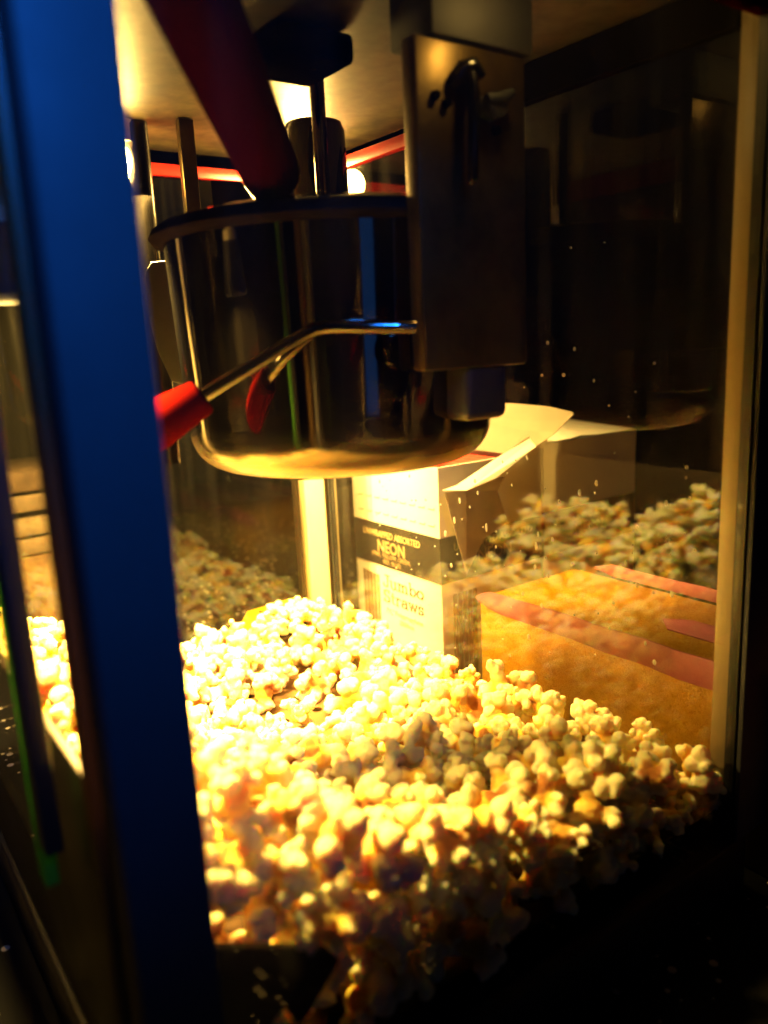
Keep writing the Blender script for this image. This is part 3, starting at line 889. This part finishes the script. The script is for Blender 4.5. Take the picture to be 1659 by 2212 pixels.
# ------------------------------------------------------------------ popcorn
def kernel_mesh(seed, voxel):
    """One popped kernel: several puffed wings of merged bulbs round a core, hull on one side."""
    r = np.random.default_rng(seed)
    def unit(v):
        return v / np.linalg.norm(v)
    hd = unit(r.normal(size=3))                      # where the hull sits
    dirs, tries = [], 0
    nw = int(r.integers(4, 6))
    big = r.uniform(0.85, 1.3)
    while len(dirs) < nw and tries < 500:
        tries += 1
        u = unit(r.normal(size=3))
        if u @ hd < 0.62 and all(u @ q < 0.45 for q in dirs):
            dirs.append(u)
    sph = [(-hd * 0.05, 0.40)]
    for u in dirs:
        reach = r.uniform(0.60, 0.92)
        sph.append((u * 0.40, r.uniform(0.24, 0.34)))
        a = unit(np.cross(u, r.normal(size=3)))
        b = np.cross(u, a)
        n = int(r.integers(3, 6))
        ph = r.uniform(0, 6.28)
        tilt = r.uniform(0.3, 0.9)
        for k in range(n):
            t = ph + 6.28 * k / n * r.uniform(0.7, 0.95)
            off = a * math.cos(t) + b * math.sin(t) * tilt
            c = u * reach * r.uniform(0.72, 1.0) + off * r.uniform(0.16, 0.34)
            rad = r.uniform(0.16, 0.27) * big
            sph.append((c, rad))
            for _ in range(int(r.integers(1, 3))):
                w_ = unit(off * 0.6 + u * 0.6 + r.normal(size=3) * 0.6)
                sph.append((c + w_ * rad * 0.78, rad * r.uniform(0.32, 0.58)))
    bm = bmesh.new()
    for c, rad in sph:
        g = bmesh.ops.create_icosphere(bm, subdivisions=2, radius=rad)
        sc = [r.uniform(0.82, 1.15) for _ in range(3)]
        for v in g['verts']:
            v.co = Vector((v.co.x * sc[0] + c[0], v.co.y * sc[1] + c[1], v.co.z * sc[2] + c[2]))
    me = bpy.data.meshes.new('kernel_tmp')
    bm.to_mesh(me)
    bm.free()
    o = bpy.data.objects.new('kernel_tmp', me)
    COL.objects.link(o)
    md = o.modifiers.new('remesh', 'REMESH')
    md.mode = 'VOXEL'
    md.voxel_size = voxel
    ms = o.modifiers.new('smooth', 'SMOOTH')
    ms.factor = 0.5
    ms.iterations = 3 if voxel < 0.06 else 1
    dg = bpy.context.evaluated_depsgraph_get()
    out = bpy.data.meshes.new_from_object(o.evaluated_get(dg))
    bpy.data.objects.remove(o)
    bpy.data.meshes.remove(me)
    bm = bmesh.new()
    bm.from_mesh(out)
    bmesh.ops.triangulate(bm, faces=bm.faces)
    v = np.array([x.co[:] for x in bm.verts])
    faces = [[x.index for x in f.verts] for f in bm.faces]
    bm.free()
    bpy.data.meshes.remove(out)
    rr = np.linalg.norm(v, axis=1)
    d = v / np.maximum(rr, 1e-6)[:, None]
    # fine crinkle
    for f, amp in ((7, 0.022), (15, 0.012)):
        A_ = r.normal(size=(3, 3))
        q = v @ unit(A_) * f * 1.7
        v = v + d * (amp * np.sin(q[:, 0] + 1) * np.sin(q[:, 1] + 2) * np.sin(q[:, 2]))[:, None] * 2
    scale = np.percentile(rr, 90)
    v = v / scale
    butter_glow_mask = 1 - np.clip((rr / scale - 0.42) / 0.34, 0, 1)  # buttery creases, their yellow also standing for light bounced between lobes
    hn = np.sin(d @ (r.normal(size=3) * 4) + r.uniform(0, 6)) * np.sin(d @ (r.normal(size=3) * 3) + r.uniform(0, 6))
    butter_glow_mask = np.clip(butter_glow_mask + 0.30 * np.clip(hn, 0, 1) * r.uniform(0, 1), 0, 1)
    white = np.array([0.90, 0.79, 0.46])
    butter_glow = np.array([0.86, 0.55, 0.08])
    hull = np.array([0.30, 0.085, 0.012])
    colr = white[None] * (1 - butter_glow_mask[:, None]) + butter_glow[None] * butter_glow_mask[:, None]
    hm = np.clip((d @ hd - 0.55) / 0.18, 0, 1) * np.clip((0.80 - rr / scale) / 0.18, 0, 1) * (0.9 if r.uniform() < 0.75 else 0.5)
    colr = colr * (1 - hm[:, None]) + hull[None] * hm[:, None]
    return v.astype(np.float32), faces, np.concatenate([colr, np.ones((len(v), 1))], 1).astype(np.float32)

def np_mesh(name, v, faces, colr):
    me = bpy.data.meshes.new(name)
    me.vertices.add(len(v))
    me.vertices.foreach_set('co', v.ravel())
    f = np.asarray(faces, dtype=np.int32)
    me.loops.add(f.size)
    me.loops.foreach_set('vertex_index', f.ravel())
    me.polygons.add(len(f))
    me.polygons.foreach_set('loop_start', np.arange(0, f.size, 3, dtype=np.int32))
    me.update(calc_edges=True)
    at = me.color_attributes.new('Col', 'FLOAT_COLOR', 'POINT')
    at.data.foreach_set('color', colr.ravel())
    me.polygons.foreach_set('use_smooth', np.ones(len(f), dtype=bool))
    me.materials.append(M['popcorn'])
    me.validate()
    return me

NV = 14
hi_k = [kernel_mesh(100 + i, 0.036) for i in range(NV)]
lo_k = [kernel_mesh(100 + i, 0.075) for i in range(NV)]
KM = [np_mesh('popped_kernel', *k) for k in hi_k]

CTRL = np.array([
 (0.00, 0.00, .020), (.05, -.03, .040), (.12, 0, .032), (.24, 0, .037), (.31, 0, .041), (.38, 0, .044), (.425, 0, .040), (.447, 0, .044),
 (.205, -.150, -.006), (.170, -.130, -.006), (.10, -.13, .028), (.25, -.16, .030), (.2, -.2, .035), (0, -.15, .030), (0, -.30, .085), (.1, -.3, .095), (.25, -.32, .125), (.4, -.32, .130),
 (.10, -.20, .030), (.447, -.05, .052), (.447, -.10, .058), (.447, -.15, .068), (.447, -.20, .080), (.447, -.30, .112), (.30, -.22, .055), (.29, -.12, .036), (.38, -.15, .055), (.10, -.08, .030), (.22, -.06, .036)])
def hsurf(x, y):
    d2 = (CTRL[:, 0] - x) ** 2 + (CTRL[:, 1] - y) ** 2
    wgt = 1 / (d2 + 2.5e-4) ** 1.6
    return float((wgt * CTRL[:, 2]).sum() / wgt.sum())

pts = []
rad_all = []
cell = {}
MIN = 0.0218
def try_add(p, r, mind):
    key = tuple(int(math.floor(c / 0.025)) for c in p)
    for dx in (-1, 0, 1):
        for dy in (-1, 0, 1):
            for dz in (-1, 0, 1):
                for q in cell.get((key[0] + dx, key[1] + dy, key[2] + dz), ()):
                    if (q[0] - p[0]) ** 2 + (q[1] - p[1]) ** 2 + (q[2] - p[2]) ** 2 < mind * mind:
                        return False
    cell.setdefault(key, []).append(p)
    pts.append(p)
    rad_all.append(r)
    return True

def unproject(px, py, z):
    d = F_ + R_ * ((px - 829.5) / 1725.0) + U_ * ((1106 - py) / 1725.0)
    return CAM + d * ((z - CAM.z) / d.z)
# single pieces lying on the bare patch of tray and the topmost piece by the far post
special = []
for (px, py, z, r, lb) in ((572, 1497, 0.0145, 0.0165, 'large loose popcorn piece on bare tray left of a smaller one'),
                           (645, 1543, 0.0135, 0.0155, 'loose popcorn piece on the bare tray, nearest the glass'),
                           (706, 1330, 0.0500, 0.0150, 'popcorn piece topping the heap at the foot of the far bright post'),
                           (912, 1592, 0.0530, 0.0150, 'toasted popcorn piece with brown hull near the heap centre'),
                           (712, 1995, 0.0700, 0.0150, 'popcorn piece with dark hollow hull side above the dark bracket')):
    p = unproject(px, py, z)
    if try_add((p.x, p.y, p.z), r, 0.0):
        special.append((len(pts) - 1, lb))

# surface layer first, then the layers below and those pressed on the near pane
X0, X1, Y0, Y1 = 0.014, 0.450, D + 0.016, -0.013
for it in range(26000):
    x, y = rng.uniform(X0, X1), rng.uniform(Y0, Y1)
    h = hsurf(x, y)
    if h < 0.0115 or (x > 0.428 and y < -0.275):
        continue
    r = rng.uniform(0.0138, 0.0205)
    z = h - 0.010 + rng.uniform(-0.003, 0.005)
    try_add((min(x, 0.4535 - 0.62 * r), y, max(z, 0.0105)), r, MIN)
n_surface = len(pts)
for it in range(30000):
    x, y = rng.uniform(X0, X1), rng.uniform(Y0, Y1)
    h = hsurf(x, y) - 0.022
    x = min(x, 0.444)
    if h < 0.010 or (x > 0.428 and y < -0.275):
        continue
    z = rng.uniform(0.010, h)
    if h - z > 0.03 and x < 0.40 and y > Y0 + 0.03:
        continue
    try_add((x, y, z), rng.uniform(0.0138, 0.0185), MIN)

# pieces pressed on the near pane, down to the tray
for it in range(14000):
    x, y = rng.uniform(0.405, 0.4445), rng.uniform(Y0, Y1 + 0.004)
    h = max(hsurf(x, y) - 0.010, 0.016)
    if x > 0.428 and y < -0.275:
        continue
    try_add((x, y, rng.uniform(0.008, h)), rng.uniform(0.0130, 0.0175), MIN * 0.86)

# which ones does the photograph show, and how large
cand = []
for i, p in enumerate(pts):
    d = Vector(p) - CAM
    zc = d.dot(F_)
    px, py = 829.5 + 1725 * d.dot(R_) / zc, 1106 - 1725 * d.dot(U_) / zc
    inside = -20 < px < 1680 and -20 < py < 2235
    hid = 0
    if i >= n_surface and not (p[0] > 0.424):
        hid = 1
    if 175 < px < 470 + (py - 2212) * 0.09 and py > 0:
        hid = 1                                     # behind the near post
    cand.append((not inside, hid, zc, i))
spec_ids = {i for i, _ in special}
order = [c[3] for c in sorted(cand) if c[3] not in spec_ids]
keep = [i for i in order if not cand[i][0] and not cand[i][1]][:294]
kept = set(keep) | spec_ids

def rot():
    q = rng.normal(size=4)
    q /= np.linalg.norm(q)
    from mathutils import Quaternion
    return Quaternion(q.tolist())

def place(i, mesh, label, group=True):
    o = bpy.data.objects.new('popcorn_piece', mesh)
    COL.objects.link(o)
    o.location = pts[i]
    o.rotation_mode = 'QUATERNION'
    o.rotation_quaternion = rot()
    s = rad_all[i]
    o.scale = (s, s, s)
    tag(o, label, 'popcorn', 'popped popcorn pieces heaped in the machine')
def zone_label(i):
    x, y, z = pts[i]
    r = rad_all[i]
    size = 'large' if r > 0.0185 else ('small' if r < 0.0158 else 'medium sized')
    if x > 0.425:
        return 'dim %s popcorn piece pressed against the near glass' % size
    if math.hypot(x - 0.19, y + 0.14) < 0.062:
        return '%s popcorn piece at the rim of the bare tray patch' % size
    if y < -0.24:
        return '%s popcorn piece in the high heap beside the near blue post' % size
    if x < 0.10:
        return 'glaring white %s popcorn piece on the far left by the bright post' % size
    if y > -0.065 and x < 0.20:
        return 'bright %s popcorn piece at the foot of the straw box' % size
    if y > -0.075:
        return '%s popcorn piece along the foot of the gold glitter box' % size
    if x > 0.33:
        return '%s popcorn piece on the slope just behind the near glass' % size
    return '%s popcorn piece in the middle of the heap under the kettle' % size
for i, lb in special:
    place(i, KM[i % NV], lb)
for i in keep:
    place(i, KM[int(rng.integers(NV))], zone_label(i))

# all the other pieces of the heap: one mass
V, Fc, Cc = [], [], []
off = 0
for i in range(len(pts)):
    if i in kept:
        continue
    v, f, c = lo_k[int(rng.integers(NV))]
    mq = np.array(rot().to_matrix())
    vv = (v @ mq.T) * rad_all[i] + np.array(pts[i])
    V.append(vv.astype(np.float32))
    Fc.append(np.asarray(f, dtype=np.int32) + off)
    Cc.append(c)
    off += len(v)
if V:
    me = np_mesh('popcorn_heap', np.concatenate(V), np.concatenate(Fc), np.concatenate(Cc))
    o = bpy.data.objects.new('popcorn_heap', me)
    COL.objects.link(o)
    o['kind'] = 'stuff'
    o['label'] = 'deep heap of popped popcorn filling the machine tray'
    o['category'] = 'popcorn heap'
print('popcorn pieces', len(pts), 'surface', n_surface, 'kept', len(kept))
